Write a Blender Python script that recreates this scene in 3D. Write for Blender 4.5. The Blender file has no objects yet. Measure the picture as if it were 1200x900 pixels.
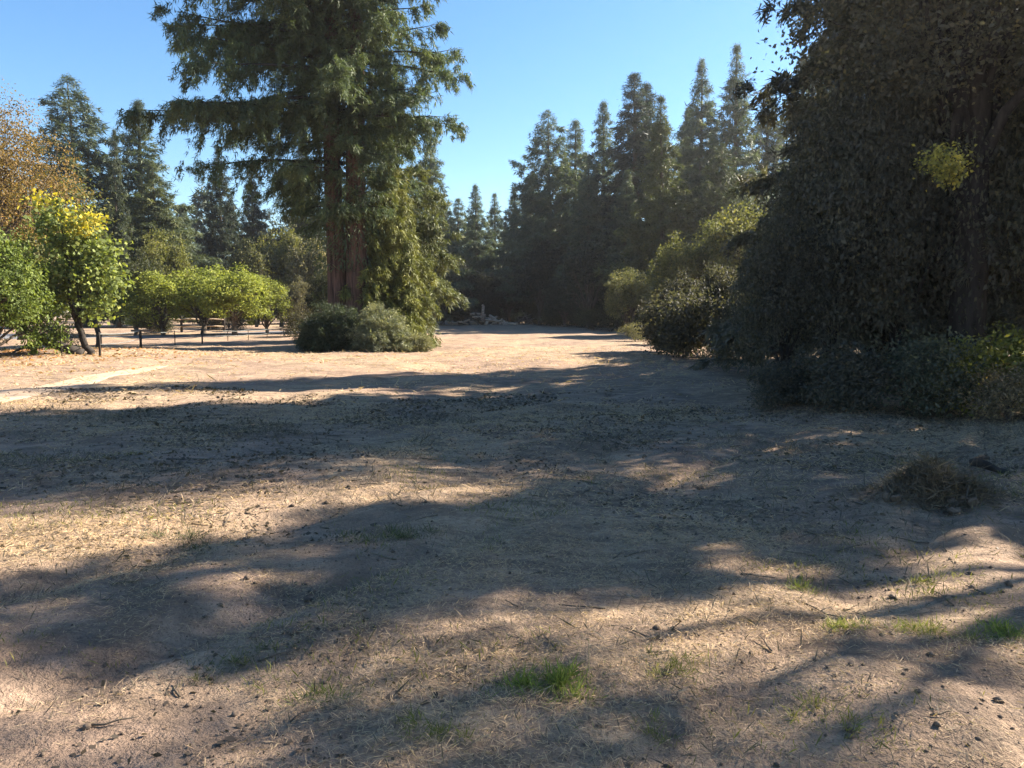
import bpy, math, random
import numpy as np
from mathutils import Vector

S = bpy.context.scene
COL = S.collection
R = math.radians
TAU = math.tau

# ------------------------------------------------------------------ camera
FPX = 906.5                      # focal length in pixels of a 1200 px wide frame
PITCH = math.atan(85 / FPX)
CAM_Z = 1.62
cam = bpy.data.cameras.new("camera")
cam.sensor_width = 36
cam.lens = 36 * FPX / 1200
cam.clip_start = 0.05
cam.clip_end = 3000
cam_o = bpy.data.objects.new("camera", cam)
cam_o.location = (0, 0, CAM_Z)
cam_o.rotation_euler = (math.pi / 2 - PITCH, 0, 0)
COL.objects.link(cam_o)
S.camera = cam_o

# ------------------------------------------------------------------ sky, sun, exposure
SUN_AZ, SUN_EL = R(65), R(33)    # azimuth clockwise from the viewing direction (+Y)
w = bpy.data.worlds.new("World")
S.world = w
w.use_nodes = True
nt = w.node_tree
nt.nodes.clear()
sky = nt.nodes.new("ShaderNodeTexSky")
sky.sky_type = 'NISHITA'
sky.sun_disc = False
sky.sun_elevation = SUN_EL
sky.sun_rotation = SUN_AZ
sky.altitude = 200
sky.air_density = 1.0
sky.dust_density = 0.15
sky.ozone_density = 2.0
bg = nt.nodes.new("ShaderNodeBackground")
bg.inputs[1].default_value = 0.052
wo = nt.nodes.new("ShaderNodeOutputWorld")
hs = nt.nodes.new("ShaderNodeHueSaturation")      # the camera's saturated blue
hs.inputs["Saturation"].default_value = 1.22
nt.links.new(sky.outputs[0], hs.inputs["Color"])
nt.links.new(hs.outputs[0], bg.inputs[0])
nt.links.new(bg.outputs[0], wo.inputs[0])
sun = bpy.data.lights.new("sun", 'SUN')
sun.energy = 5.0
sun.angle = R(0.55)
sun.color = (1.0, 0.91, 0.77)
sun_o = bpy.data.objects.new("sun", sun)
SD = Vector((math.sin(SUN_AZ) * math.cos(SUN_EL), math.cos(SUN_AZ) * math.cos(SUN_EL), math.sin(SUN_EL)))
sun_o.rotation_euler = (-SD).to_track_quat('-Z', 'Y').to_euler()
sun_o.location = (20, 10, 30)
COL.objects.link(sun_o)
S.view_settings.view_transform = 'Standard'
S.view_settings.look = 'None'
S.view_settings.gamma = 1
S.view_settings.use_curve_mapping = False
S.view_settings.exposure = 2.25
S.cycles.max_bounces = 6
S.cycles.transparent_max_bounces = 4

# ------------------------------------------------------------------ helpers
RNG = np.random.default_rng(11)


def at(px, py, Y):
    """a photograph pixel (1200 x 900) and a distance -> the point of the place"""
    cx, cy = (px - 600) / FPX, -(py - 450) / FPX
    d = np.array([cx, math.cos(PITCH) + cy * math.sin(PITCH), -math.sin(PITCH) + cy * math.cos(PITCH)])
    return d / d[1] * Y + np.array([0, 0, CAM_Z])


_TAB = np.random.default_rng(5).random((256, 256)).astype(np.float64)


def vnoise(x, y):
    xi, yi = np.floor(x).astype(int), np.floor(y).astype(int)
    fx, fy = x - xi, y - yi
    fx, fy = fx * fx * (3 - 2 * fx), fy * fy * (3 - 2 * fy)
    a, b = _TAB[xi & 255, yi & 255], _TAB[(xi + 1) & 255, yi & 255]
    c, d = _TAB[xi & 255, (yi + 1) & 255], _TAB[(xi + 1) & 255, (yi + 1) & 255]
    return (a + (b - a) * fx) * (1 - fy) + (c + (d - c) * fx) * fy - 0.5


def fbm(x, y, n=4):
    s, a = 0, 1.0
    for i in range(n):
        s = s + a * vnoise(x * 2 ** i + 17.3 * i, y * 2 ** i + 5.1 * i)
        a *= .5
    return s


def link(o, parent=None):
    COL.objects.link(o)
    if parent is not None:
        o.parent = parent
    return o


def tag(o, label=None, cat=None, group=None, kind=None):
    if label: o["label"] = label
    if cat: o["category"] = cat
    if group: o["group"] = group
    if kind: o["kind"] = kind
    return o


def empty(name, loc, rz=0.0):
    o = bpy.data.objects.new(name, None)
    o.empty_display_size = .2
    o.location = loc
    o.rotation_euler = (0, 0, rz)
    return link(o)


def mesh_np(name, V, F, mat, tone=None, smooth=False):
    """V (n,3); F (m,k) faces all with the same corner count"""
    me = bpy.data.meshes.new(name)
    V = np.ascontiguousarray(V, dtype=np.float32)
    F = np.ascontiguousarray(F, dtype=np.int32)
    m, k = F.shape
    me.vertices.add(len(V)); me.vertices.foreach_set("co", V.ravel())
    me.loops.add(m * k); me.loops.foreach_set("vertex_index", F.ravel())
    me.polygons.add(m)
    me.polygons.foreach_set("loop_start", np.arange(0, m * k, k, dtype=np.int32))
    if smooth:
        me.polygons.foreach_set("use_smooth", np.ones(m, dtype=bool))
    me.update(calc_edges=True)
    if tone is not None:
        at_ = me.attributes.new("tone", 'FLOAT', 'FACE')
        at_.data.foreach_set("value", np.ascontiguousarray(tone, dtype=np.float32))
    me.materials.append(mat)
    return me


def obj(name, me, parent=None, loc=None, rot=None, scale=None, color=None):
    o = bpy.data.objects.new(name, me)
    if loc is not None: o.location = loc
    if rot is not None: o.rotation_euler = rot
    if scale is not None: o.scale = scale
    if color is not None: o.color = (*color, 1)
    return link(o, parent)


def unit(a):
    return a / (np.linalg.norm(a, axis=-1, keepdims=True) + 1e-9)


def rhombi(P, D, N, L, W, fold=0.0):
    """leaf-like quads: base P, direction D, normal N, length L, half width W"""
    D = unit(D)
    Sx = unit(np.cross(D, N))
    U = np.cross(Sx, D)
    L, W = np.asarray(L)[:, None], np.asarray(W)[:, None]
    a = P
    b = P + D * L * .48 + Sx * W + U * W * fold
    c = P + D * L - U * L * .08
    d = P + D * L * .48 - Sx * W + U * W * fold
    V = np.stack([a, b, c, d], 1).reshape(-1, 3)
    F = np.arange(len(P) * 4).reshape(-1, 4)
    return V, F


def needles(P, D, N_, L, W):
    """slim pointed triangles: base P, direction D, normal N_, length L, half width W"""
    D = unit(D)
    Sx = unit(np.cross(D, N_))
    L, W = np.asarray(L)[:, None], np.asarray(W)[:, None]
    V = np.stack([P - Sx * W, P + Sx * W, P + D * L], 1).reshape(-1, 3)
    return V, np.arange(len(P) * 3).reshape(-1, 3)


def tube(path, rad, n=8, rng=None, rough=0.0, flare=None):
    """tapered tube along a polyline, returns V, F (quads) with rounded-off tip"""
    path = np.asarray(path, float); rad = np.asarray(rad, float)
    k = len(path)
    T = np.gradient(path, axis=0); T = unit(T)
    ref = np.array([1.0, 0.13, 0.07]) if abs(T[0][0]) < .8 else np.array([.1, 1, .1])
    A = unit(np.cross(T, np.tile(ref, (k, 1)))); B = np.cross(T, A)
    ang = np.arange(n) / n * TAU
    rr = rad[:, None] * np.ones((1, n))
    if rough and rng is not None:
        ph = rng.random(n) * 2 - 1
        rr = rr * (1 + rough * ph[None, :] + rough * .5 * (rng.random((k, n)) * 2 - 1))
    V = path[:, None, :] + rr[..., None] * (np.cos(ang)[None, :, None] * A[:, None, :] + np.sin(ang)[None, :, None] * B[:, None, :])
    V = V.reshape(-1, 3)
    i = np.arange(k - 1)[:, None] * n; j = np.arange(n)[None, :]
    F = np.stack([i + j, i + (j + 1) % n, i + n + (j + 1) % n, i + n + j], -1).reshape(-1, 4)
    c0, c1 = len(V), len(V) + 1
    V = np.vstack([V, path[0], path[-1] + T[-1] * rad[-1] * .4])
    j = np.arange(n)
    F = np.vstack([F, np.stack([np.full(n, c0), (j + 1) % n, j, j], -1)[:, [0, 1, 2, 2]] if False else np.zeros((0, 4), int)])
    # caps as quads over vertex pairs
    e = (k - 1) * n
    caps = []
    for q in range(0, n, 2):
        caps.append([c1, e + q, e + (q + 1) % n, e + (q + 2) % n])
        caps.append([c0, (q + 2) % n, (q + 1) % n, q])
    F = np.vstack([F, np.array(caps)])
    return V, F


class Acc:
    def __init__(s): s.V, s.F, s.T, s.n = [], [], [], 0
    def add(s, VF, tone=None):
        V, F = VF
        s.V.append(V); s.F.append(F + s.n); s.n += len(V)
        s.T.append(np.full(len(F), .5) if tone is None else np.broadcast_to(tone, (len(F),)))
    def mesh(s, name, mat, smooth=False):
        return mesh_np(name, np.vstack(s.V), np.vstack(s.F), mat, np.concatenate(s.T), smooth)


# ------------------------------------------------------------------ materials
def new_mat(name):
    m = bpy.data.materials.new(name); m.use_nodes = True
    t = m.node_tree; t.nodes.clear()
    out = t.nodes.new("ShaderNodeOutputMaterial")
    return m, t, out


def N(t, kind, **kw):
    n = t.nodes.new(kind)
    for k, v in kw.items(): setattr(n, k, v)
    return n


def ramp(t, stops, interp='LINEAR'):
    r = N(t, "ShaderNodeValToRGB")
    r.color_ramp.interpolation = interp
    el = r.color_ramp.elements
    while len(el) < len(stops): el.new(.5)
    for e, (p, c) in zip(el, stops):
        e.position = p; e.color = (*c, 1) if len(c) == 3 else c
    return r


def leaf_material(name, transl=.35, rough=.55, spec=.3, lo=.45, hi=1.5, warm=(1.15, 1.0, .7)):
    """leaf colour = the plant's own colour (object colour) x variation from leaf to leaf"""
    m, t, out = new_mat(name)
    oi = N(t, "ShaderNodeObjectInfo")
    a = N(t, "ShaderNodeAttribute", attribute_name="tone")
    mr = N(t, "ShaderNodeMapRange"); mr.inputs[3].default_value = lo; mr.inputs[4].default_value = hi
    t.links.new(a.outputs["Fac"], mr.inputs[0])
    wr = ramp(t, [(0, (.92, 1.0, 1.1)), (.6, (1, 1, 1)), (1, warm)])
    t.links.new(a.outputs["Fac"], wr.inputs[0])
    mu = N(t, "ShaderNodeVectorMath", operation='MULTIPLY')
    t.links.new(oi.outputs["Color"], mu.inputs[0]); t.links.new(wr.outputs[0], mu.inputs[1])
    sc = N(t, "ShaderNodeVectorMath", operation='SCALE')
    t.links.new(mu.outputs[0], sc.inputs[0]); t.links.new(mr.outputs[0], sc.inputs[3])
    b = N(t, "ShaderNodeBsdfPrincipled")
    b.inputs["Roughness"].default_value = rough
    b.inputs["Specular IOR Level"].default_value = spec
    tr = N(t, "ShaderNodeBsdfTranslucent")
    tc = N(t, "ShaderNodeVectorMath", operation='MULTIPLY'); tc.inputs[1].default_value = (1.25, 1.3, .55)
    t.links.new(sc.outputs[0], tc.inputs[0]); t.links.new(tc.outputs[0], tr.inputs[0])
    t.links.new(sc.outputs[0], b.inputs["Base Color"])
    mx = N(t, "ShaderNodeMixShader"); mx.inputs[0].default_value = transl
    t.links.new(b.outputs[0], mx.inputs[1]); t.links.new(tr.outputs[0], mx.inputs[2])
    t.links.new(mx.outputs[0], out.inputs[0])
    return m


def rough_material(name, c0, c1, scale=(6, 6, 6), rough=.9, bump=.5, dist=.02, detail=6, objcol=False, pos=(.35, .65)):
    m, t, out = new_mat(name)
    tc = N(t, "ShaderNodeTexCoord")
    mp = N(t, "ShaderNodeMapping"); mp.inputs["Scale"].default_value = scale
    t.links.new(tc.outputs["Object"], mp.inputs[0])
    nz = N(t, "ShaderNodeTexNoise"); nz.inputs["Scale"].default_value = 1; nz.inputs["Detail"].default_value = detail
    nz.inputs["Roughness"].default_value = .65
    t.links.new(mp.outputs[0], nz.inputs["Vector"])
    r = ramp(t, [(pos[0], c0), (pos[1], c1)])
    t.links.new(nz.outputs["Fac"], r.inputs[0])
    b = N(t, "ShaderNodeBsdfPrincipled"); b.inputs["Roughness"].default_value = rough
    b.inputs["Specular IOR Level"].default_value = .2
    if objcol:
        oi = N(t, "ShaderNodeObjectInfo")
        mu = N(t, "ShaderNodeVectorMath", operation='MULTIPLY')
        t.links.new(oi.outputs["Color"], mu.inputs[0]); t.links.new(r.outputs[0], mu.inputs[1])
        t.links.new(mu.outputs[0], b.inputs["Base Color"])
    else:
        t.links.new(r.outputs[0], b.inputs["Base Color"])
    bp = N(t, "ShaderNodeBump"); bp.inputs["Strength"].default_value = bump; bp.inputs["Distance"].default_value = dist
    t.links.new(nz.outputs["Fac"], bp.inputs["Height"]); t.links.new(bp.outputs[0], b.inputs["Normal"])
    t.links.new(b.outputs[0], out.inputs[0])
    return m


M_LEAF = leaf_material("broad_leaf", .35, .65, .15)
M_NEEDLE = leaf_material("conifer_needle", .22, .6, .25, .45, 1.5, (1.2, 1.05, .7))
M_STRAW = leaf_material("dry_straw", .2, .7, .2, .55, 1.35, (1.0, .95, .85))
M_BARK = rough_material("bark", (.035, .026, .02), (.14, .11, .085), (9, 9, 2.5), .95, .8, .03)
M_REDBARK = rough_material("redwood_bark", (.032, .018, .014), (.16, .09, .068), (9, 9, .9), .95, 1.0, .06)
M_DARKBARK = rough_material("dark_bark", (.016, .013, .011), (.055, .045, .038), (9, 9, 2.5), .95, .8, .03)
M_WOOD = rough_material("weathered_wood", (.12, .10, .085), (.34, .29, .24), (3, 3, 12), .9, .5, .01, objcol=True)
M_STONE = rough_material("pale_rubble", (.28, .26, .24), (.55, .52, .48), (4, 4, 4), .9, .5, .02, objcol=True)
M_CLOD = rough_material("soil_clod", (.07, .05, .036), (.20, .145, .105), (14, 14, 14), .95, .6, .01)
M_METAL = rough_material("weathered_wire", (.10, .11, .10), (.22, .23, .22), (5, 5, 5), .6, .1, .002)


def ground_material():
    m, t, out = new_mat("dry_meadow_soil")
    geo = N(t, "ShaderNodeNewGeometry")
    def noise(scale, detail=5, rough=.6, sv=None, dist=0):
        n = N(t, "ShaderNodeTexNoise"); n.inputs["Scale"].default_value = scale
        n.inputs["Detail"].default_value = detail; n.inputs["Roughness"].default_value = rough
        n.inputs["Distortion"].default_value = dist
        src = geo.outputs["Position"]
        if sv:
            mp = N(t, "ShaderNodeMapping"); mp.inputs["Scale"].default_value = sv[0]; mp.inputs["Rotation"].default_value = (0, 0, sv[1])
            t.links.new(src, mp.inputs[0]); src = mp.outputs[0]
        t.links.new(src, n.inputs["Vector"])
        return n.outputs["Fac"]
    def mixc(fac, a, b, mode='MIX'):
        mx = N(t, "ShaderNodeMix", data_type='RGBA', blend_type=mode)
        for s, v in ((0, fac), (6, a), (7, b)):
            if hasattr(v, "is_output"): t.links.new(v, mx.inputs[s])
            elif s == 0: mx.inputs[0].default_value = v
            else: mx.inputs[s].default_value = (*v, 1)
        return mx.outputs[2]
    n_big = noise(.22, 4, .6, None, .6)
    n_mid = noise(1.6, 6, .65)
    n_fine = noise(14, 6, .7)
    n_grit = noise(70, 3, .7)
    n_str = noise(1, 6, .7, ((1.1, 5.5, 1), R(-28)))
    soil = ramp(t, [(.30, (.20, .135, .098)), (.55, (.345, .24, .172)), (.8, (.44, .315, .225))]); t.links.new(n_mid, soil.inputs[0])
    straw = ramp(t, [(.32, (.24, .165, .105)), (.55, (.43, .31, .195)), (.75, (.55, .42, .275))]); t.links.new(n_fine, straw.inputs[0])
    f1 = ramp(t, [(.42, (0, 0, 0)), (.60, (1, 1, 1))]); t.links.new(n_big, f1.inputs[0])
    c = mixc(f1.outputs[0], soil.outputs[0], straw.outputs[0])
    n_pat = noise(.85, 5, .7, None, .8)
    f4 = ramp(t, [(.50, (0, 0, 0)), (.63, (1, 1, 1))]); t.links.new(n_pat, f4.inputs[0])
    m4 = N(t, "ShaderNodeMath", operation='MULTIPLY'); m4.inputs[1].default_value = .75; t.links.new(f4.outputs[0], m4.inputs[0])
    c = mixc(m4.outputs[0], c, (.17, .118, .082))
    # streaks of raked straw and dark crumbs
    f2 = ramp(t, [(.38, (1, 1, 1)), (.53, (0, 0, 0))]); t.links.new(n_str, f2.inputs[0])
    m2 = N(t, "ShaderNodeMath", operation='MULTIPLY'); m2.inputs[1].default_value = .7; t.links.new(f2.outputs[0], m2.inputs[0])
    c = mixc(m2.outputs[0], c, (.15, .11, .085))
    f3 = ramp(t, [(.34, (1, 1, 1)), (.46, (0, 0, 0))]); t.links.new(n_grit, f3.inputs[0])
    m3 = N(t, "ShaderNodeMath", operation='MULTIPLY'); m3.inputs[1].default_value = .75; t.links.new(f3.outputs[0], m3.inputs[0])
    c = mixc(m3.outputs[0], c, (.10, .075, .055))
    b = N(t, "ShaderNodeBsdfPrincipled"); b.inputs["Roughness"].default_value = .95
    b.inputs["Specular IOR Level"].default_value = .1
    t.links.new(c, b.inputs["Base Color"])
    ad = N(t, "ShaderNodeMath", operation='MULTIPLY_ADD'); ad.inputs[1].default_value = .35
    t.links.new(n_grit, ad.inputs[0]); t.links.new(n_fine, ad.inputs[2])
    bp = N(t, "ShaderNodeBump"); bp.inputs["Strength"].default_value = .9; bp.inputs["Distance"].default_value = .05
    t.links.new(ad.outputs[0], bp.inputs["Height"])
    bp2 = N(t, "ShaderNodeBump"); bp2.inputs["Strength"].default_value = .7; bp2.inputs["Distance"].default_value = .10
    t.links.new(n_mid, bp2.inputs["Height"]); t.links.new(bp.outputs[0], bp2.inputs["Normal"])
    t.links.new(bp2.outputs[0], b.inputs["Normal"])
    t.links.new(b.outputs[0], out.inputs[0])
    return m


M_GROUND = ground_material()
M_PATH = rough_material("packed_dust_path", (.32, .225, .155), (.47, .34, .235), (3, 3, 3), .95, .3, .02)
M_ROAD = rough_material("grey_road", (.10, .10, .11), (.17, .17, .18), (2, 2, 2), .9, .2, .01)

# ------------------------------------------------------------------ ground
def axis(dense0, dense1, step, lo, hi, grow=1.055):
    a = list(np.arange(dense0, dense1, step))
    s, x = step, a[-1]
    while x < hi:
        s *= grow; x += s; a.append(x)
    s, x = step, a[0]
    while x > lo:
        s *= grow; x -= s; a.insert(0, x)
    return np.array(a)


GX = axis(-4.6, 4.6, .06, -900, 900, 1.085)
GY = axis(1.4, 9.0, .05, -300, 1200, 1.075)


def ground_height(x, y):
    d = np.hypot(x, y)
    big = .22 * fbm(x / 9 + 3.1, y / 9 + 1.7, 3) * np.clip(d / 10, .25, 1)
    big = big + .25 * fbm(x / 60 + 9, y / 60 + 4, 2) * np.clip((d - 35) / 60, 0, 1)
    mid = .13 * fbm(x / 1.7 + 2, y / 1.7, 4) + .05 * vnoise((x * .85 - y * .5) / .8, (x * .5 + y * .85) / 2.6)
    near = np.clip((22 - d) / 12, 0, 1)
    fine = .035 * fbm(x / .33, y / .33, 3) * near + .015 * np.abs(vnoise(x / .11, y / .11)) * near
    # wheel ruts running away to the right of the camera
    u = x * math.cos(R(38)) - y * math.sin(R(38))
    rut = 0
    for o_ in (-1.15, .45, -3.6, -5.0):
        rut = rut - .05 * np.exp(-((u - o_ + .25 * fbm(x / 3, y / 3, 2)) / .16) ** 2)
    mound = .17 * np.exp(-(((x - 3.75) / .42) ** 2 + ((y - 6.75) / .3) ** 2))
    bank = .5 * np.clip((x - 8.2) / 3, 0, 1) * np.clip((y - 8.5) / 2, 0, 1) * np.clip((22 - y) / 4, 0, 1)
    rise = .32 * np.exp(-(((x + 15) / 6) ** 2 + ((y - 27) / 5) ** 2))
    return big + mid + fine + rut * near + mound + bank + rise


_gx, _gy = np.meshgrid(GX, GY)
_gz = ground_height(_gx, _gy)
_gz -= ground_height(np.zeros(1), np.zeros(1))[0]


def gz(x, y):
    """height of the ground sheet itself (bilinear on its grid)"""
    x, y = np.asarray(x, float), np.asarray(y, float)
    i = np.clip(np.searchsorted(GX, x) - 1, 0, len(GX) - 2); j = np.clip(np.searchsorted(GY, y) - 1, 0, len(GY) - 2)
    fx = (x - GX[i]) / (GX[i + 1] - GX[i]); fy = (y - GY[j]) / (GY[j + 1] - GY[j])
    return (_gz[j, i] * (1 - fx) + _gz[j, i + 1] * fx) * (1 - fy) + (_gz[j + 1, i] * (1 - fx) + _gz[j + 1, i + 1] * fx) * fy


def gpt(px, py):
    """the ground point a photograph pixel looks at"""
    z = 0.0
    for _ in range(6):
        p = at(px, py, 1.0); d = p - np.array([0, 0, CAM_Z])
        Y = (z - CAM_Z) / d[2]
        q = d * Y + np.array([0, 0, CAM_Z])
        z = float(gz(q[0], q[1]))
    return np.array([q[0], q[1], z])


def on_ground(px, Y):
    X = (px - 600) / FPX * Y * (math.cos(PITCH))
    return np.array([X, Y, float(gz(X, Y))])


nx, ny = len(GX), len(GY)
ii, jj = np.meshgrid(np.arange(nx - 1), np.arange(ny - 1))
q = (jj * nx + ii).ravel()
gm = mesh_np("ground", np.stack([_gx, _gy, _gz], -1).reshape(-1, 3), np.stack([q, q + 1, q + nx + 1, q + nx], -1), M_GROUND, smooth=True)
tag(obj("ground", gm), "dry tan meadow soil with straw and wheel ruts", kind="structure")


def strip(name, pts, half, mat, lift, label):
    """a sheet following the ground along a line of points, edges uneven"""
    pts = np.array(pts, float)
    seg = np.linspace(0, len(pts) - 1, 120)
    x = np.interp(seg, np.arange(len(pts)), pts[:, 0]); y = np.interp(seg, np.arange(len(pts)), pts[:, 1])
    hw = np.interp(seg, np.arange(len(pts)), half)
    T = unit(np.stack([np.gradient(x), np.gradient(y)], 1)); Nn = np.stack([-T[:, 1], T[:, 0]], 1)
    k = 13
    V = []
    for s in np.linspace(-1, 1, k):
        e = 1 + .25 * vnoise(seg * 1.3 + 9 * np.sign(s), seg * 0 + 3.3) * 2 * abs(s)
        X, Y = x + Nn[:, 0] * s * hw * e, y + Nn[:, 1] * s * hw * e
        V.append(np.stack([X, Y, gz(X, Y) + lift - .03 * (abs(s) > .99)], 1))
    V = np.stack(V, 1).reshape(-1, 3)
    i = np.arange(119)[:, None] * k + np.arange(k - 1)[None, :]
    F = np.stack([i, i + k, i + k + 1, i + 1], -1).reshape(-1, 4)
    tag(obj(name, mesh_np(name, V, F, mat, smooth=True)), label, kind="structure")


strip("path", [gpt(-60, 476)[:2], gpt(30, 458)[:2], gpt(110, 442)[:2], gpt(165, 434)[:2], gpt(215, 428)[:2]],
      [.8, .7, .55, .4, .12], M_PATH, .012, "pale dusty footpath at the meadow edge")
strip("road", [(-75, 50), (-45, 50.5), (-30, 51), (-22, 53), (-16, 60), (-13, 75)], [2.2, 2.2, 2.2, 2, 1.8, 1.5], M_ROAD, .03,
      "narrow grey road behind the low fence")

# ------------------------------------------------------------------ plants: builders
def conifer_crown(seed, H, prof, z0, nb, spray, slen, swid, k=3, up=.15, droop=.35, jitter=.25, hang=.3, side=.34, nsec=4.5, thin_above=None):
    """boughs set round the stem, branchlets along each bough, needle sprays along each branchlet. prof(u) = bough length at height fraction u"""
    g = np.random.default_rng(seed)
    u = np.sort(g.random(nb) ** .9)
    zb = z0 + (H - z0) * u
    az = (np.arange(nb) * 2.39996 + g.normal(0, .35, nb)) % TAU
    Lb = prof(u, az) * (1 + g.normal(0, jitter, nb) * np.clip(1.3 - u, .4, 1)).clip(.35, 1.45)
    btone = g.normal(0, .10, nb)
    dirh = np.stack([np.cos(az), np.sin(az), np.zeros(nb)], 1)
    lat = np.stack([-np.sin(az), np.cos(az), np.zeros(nb)], 1)
    e = up * (.3 + 1.2 * u) + g.normal(0, .08, nb)
    base = np.stack([np.zeros(nb), np.zeros(nb), zb], 1)
    # branchlets
    sb = np.repeat(np.arange(nb), np.maximum(4, (nsec * Lb).astype(int))); ns = len(sb)
    ts = g.random(ns) ** .65
    ss = np.where(g.random(ns) < .5, -1.0, 1.0)
    ls = (side * Lb[sb] * np.clip(1.2 - ts, .12, 1) + .12) * g.uniform(.5, 1.3, ns)
    stone = g.normal(0, .09, ns) + btone[sb]
    sdrop = hang * g.uniform(.3, 1.3, ns)
    spos = base[sb] + dirh[sb] * (Lb[sb] * ts)[:, None]
    spos[:, 2] += Lb[sb] * (e[sb] * ts - droop * (1 - .6 * u[sb]) * ts * ts + .10 * ts ** 4)
    fwd = g.uniform(.3, 1.0, ns)
    sdir = unit(lat[sb] * ss[:, None] + dirh[sb] * fwd[:, None])
    # sprays
    thin = np.clip(1.25 - (spos[:, 2] - thin_above) / 5, .2, 1) if thin_above else 1.0
    m = np.maximum(2, g.poisson(spray * (ls + .1) * thin)).astype(int)
    b = np.repeat(np.arange(ns), m); n = len(b)
    q = g.random(n) ** .8
    pos = spos[b] + sdir[b] * (ls[b] * q)[:, None] + g.normal(0, .05 + .03 * slen, (n, 3))
    pos[:, 2] -= ls[b] * sdrop[b] * q * q + g.random(n) * hang * .12
    D = sdir[b] * .8 + g.normal(0, .38, (n, 3)); D[:, 2] -= sdrop[b] * (.3 + q)
    P = np.repeat(pos, k, 0); DD = unit(np.repeat(unit(D), k, 0) + g.normal(0, .5, (n * k, 3)))
    P = P + g.normal(0, slen * .24, P.shape)
    Nn = np.array([0, 0, 1.0]) + g.normal(0, .6, (n * k, 3))
    ll = slen * g.uniform(.55, 1.3, n * k) * np.repeat(np.clip(.35 + .5 * Lb[sb][b], .35, 1), k)
    tone = np.clip(.45 + np.repeat(stone[b], k) + g.normal(0, .13, n * k) + .12 * np.repeat(q - .5, k), 0, 1)
    V, F = needles(P, DD, Nn, ll, ll * swid * g.uniform(.7, 1.3, n * k))
    return V, F, tone, (base, dirh, Lb, e, u, droop)


def conifer_wood(seed, H, r0, info, frac=.35, sides=10, acc=None, min_len=.8, lean=0.0):
    g = np.random.default_rng(seed + 99)
    a = acc or Acc()
    z = np.linspace(-.25, H * .985, 14)
    rr = r0 * (1 - (z / H).clip(0, 1)) ** .85 + .012
    rr[0] *= 1.35; rr[1] *= 1.12
    path = np.stack([g.normal(0, .02, 14).cumsum() * .5, g.normal(0, .02, 14).cumsum() * .5, z], 1)
    path[:, :2] -= path[1, :2]
    a.add(tube(path, rr, sides, g, .05))
    base, dirh, Lb, e, u, droop = info
    for i in np.nonzero((g.random(len(Lb)) < frac) & (Lb > min_len))[0]:
        t = np.linspace(0, .85, 5)
        p = base[i] + dirh[i] * (Lb[i] * t)[:, None]
        p[:, 2] += Lb[i] * (e[i] * t - droop * (1 - .6 * u[i]) * t * t + .10 * t ** 4)
        a.add(tube(p, np.linspace(.016 * Lb[i] + .012, .008, 5), 4))
    return a


def cone_prof(Rm, low=.75, power=.85, sw=.0):
    def f(u, az):
        p = np.clip(1 - u, 0, 1) ** power * np.clip(low + u * (1 - low) / .18, low, 1) * Rm + .05
        return p * (1 + sw * np.sin(az * 2 + u * 9))
    return f


def lobes_for(g, H, z0, Rx, n, small=1.0, zc=.45):
    """uneven lumps that make up a broadleaf crown"""
    out = []
    for i in range(n):
        v = unit(g.normal(0, 1, 3)); v[2] = abs(v[2]) * .9 - .35 * g.random()
        r = g.uniform(.45, .78) + .16 * (1 - small)
        c = np.array([v[0] * Rx * r, v[1] * Rx * r, z0 + (H - z0) * (zc + .42 * v[2] * r * (1.3 + (.45 - zc) * 2))])
        s = g.uniform(.28, .46) * small
        out.append((c, np.array([Rx * s * 1.15, Rx * s * 1.15, (H - z0) * s * .72])))
    return out


def leafy(seed, lobes, nclump, per, leaf, wid=.32, sig=.16, up=.6, ground=None, hole=None):
    g = np.random.default_rng(seed + 7)
    wts = np.array([np.prod(l[1]) ** .66 for l in lobes]); wts /= wts.sum()
    li = g.choice(len(lobes), nclump, p=wts)
    C = np.array([l[0] for l in lobes])[li]; Rr = np.array([l[1] for l in lobes])[li]
    v = unit(g.normal(0, 1, (nclump, 3)))
    r = (.35 + .65 * g.random(nclump) ** .55)[:, None] * g.uniform(.82, 1.18, (nclump, 1))
    cc = C + v * r * Rr
    if hole is not None:
        keep = np.linalg.norm((cc - hole[0]), axis=1) > hole[1]
        cc, v = cc[keep], v[keep]; nclump = len(cc)
    ct = g.normal(0, .17, nclump)
    m = g.poisson(per, nclump).clip(3, None)
    b = np.repeat(np.arange(nclump), m); n = len(b)
    sg = np.mean([np.mean(l[1]) for l in lobes]) * sig
    off = g.normal(0, 1, (n, 3)) * np.array([1, 1, .62]) * sg * g.uniform(.7, 1.5, nclump)[b][:, None]
    P = cc[b] + off
    if ground is not None:
        P[:, 2] = np.where(P[:, 2] < ground, ground + g.random(n) * .3, P[:, 2])
    D = g.normal(0, 1, (n, 3)) + off / sg * .5; D[:, 2] -= .35
    Nn = g.normal(0, .6, (n, 3)) + np.array([0, 0, up]) + v[b] * .5
    L = leaf * g.uniform(.6, 1.3, n)
    tone = np.clip(.45 + ct[b] + g.normal(0, .15, n), 0, 1)
    V, F = rhombi(P, D, Nn, L, L * wid, .25)
    return V, F, tone


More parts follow.
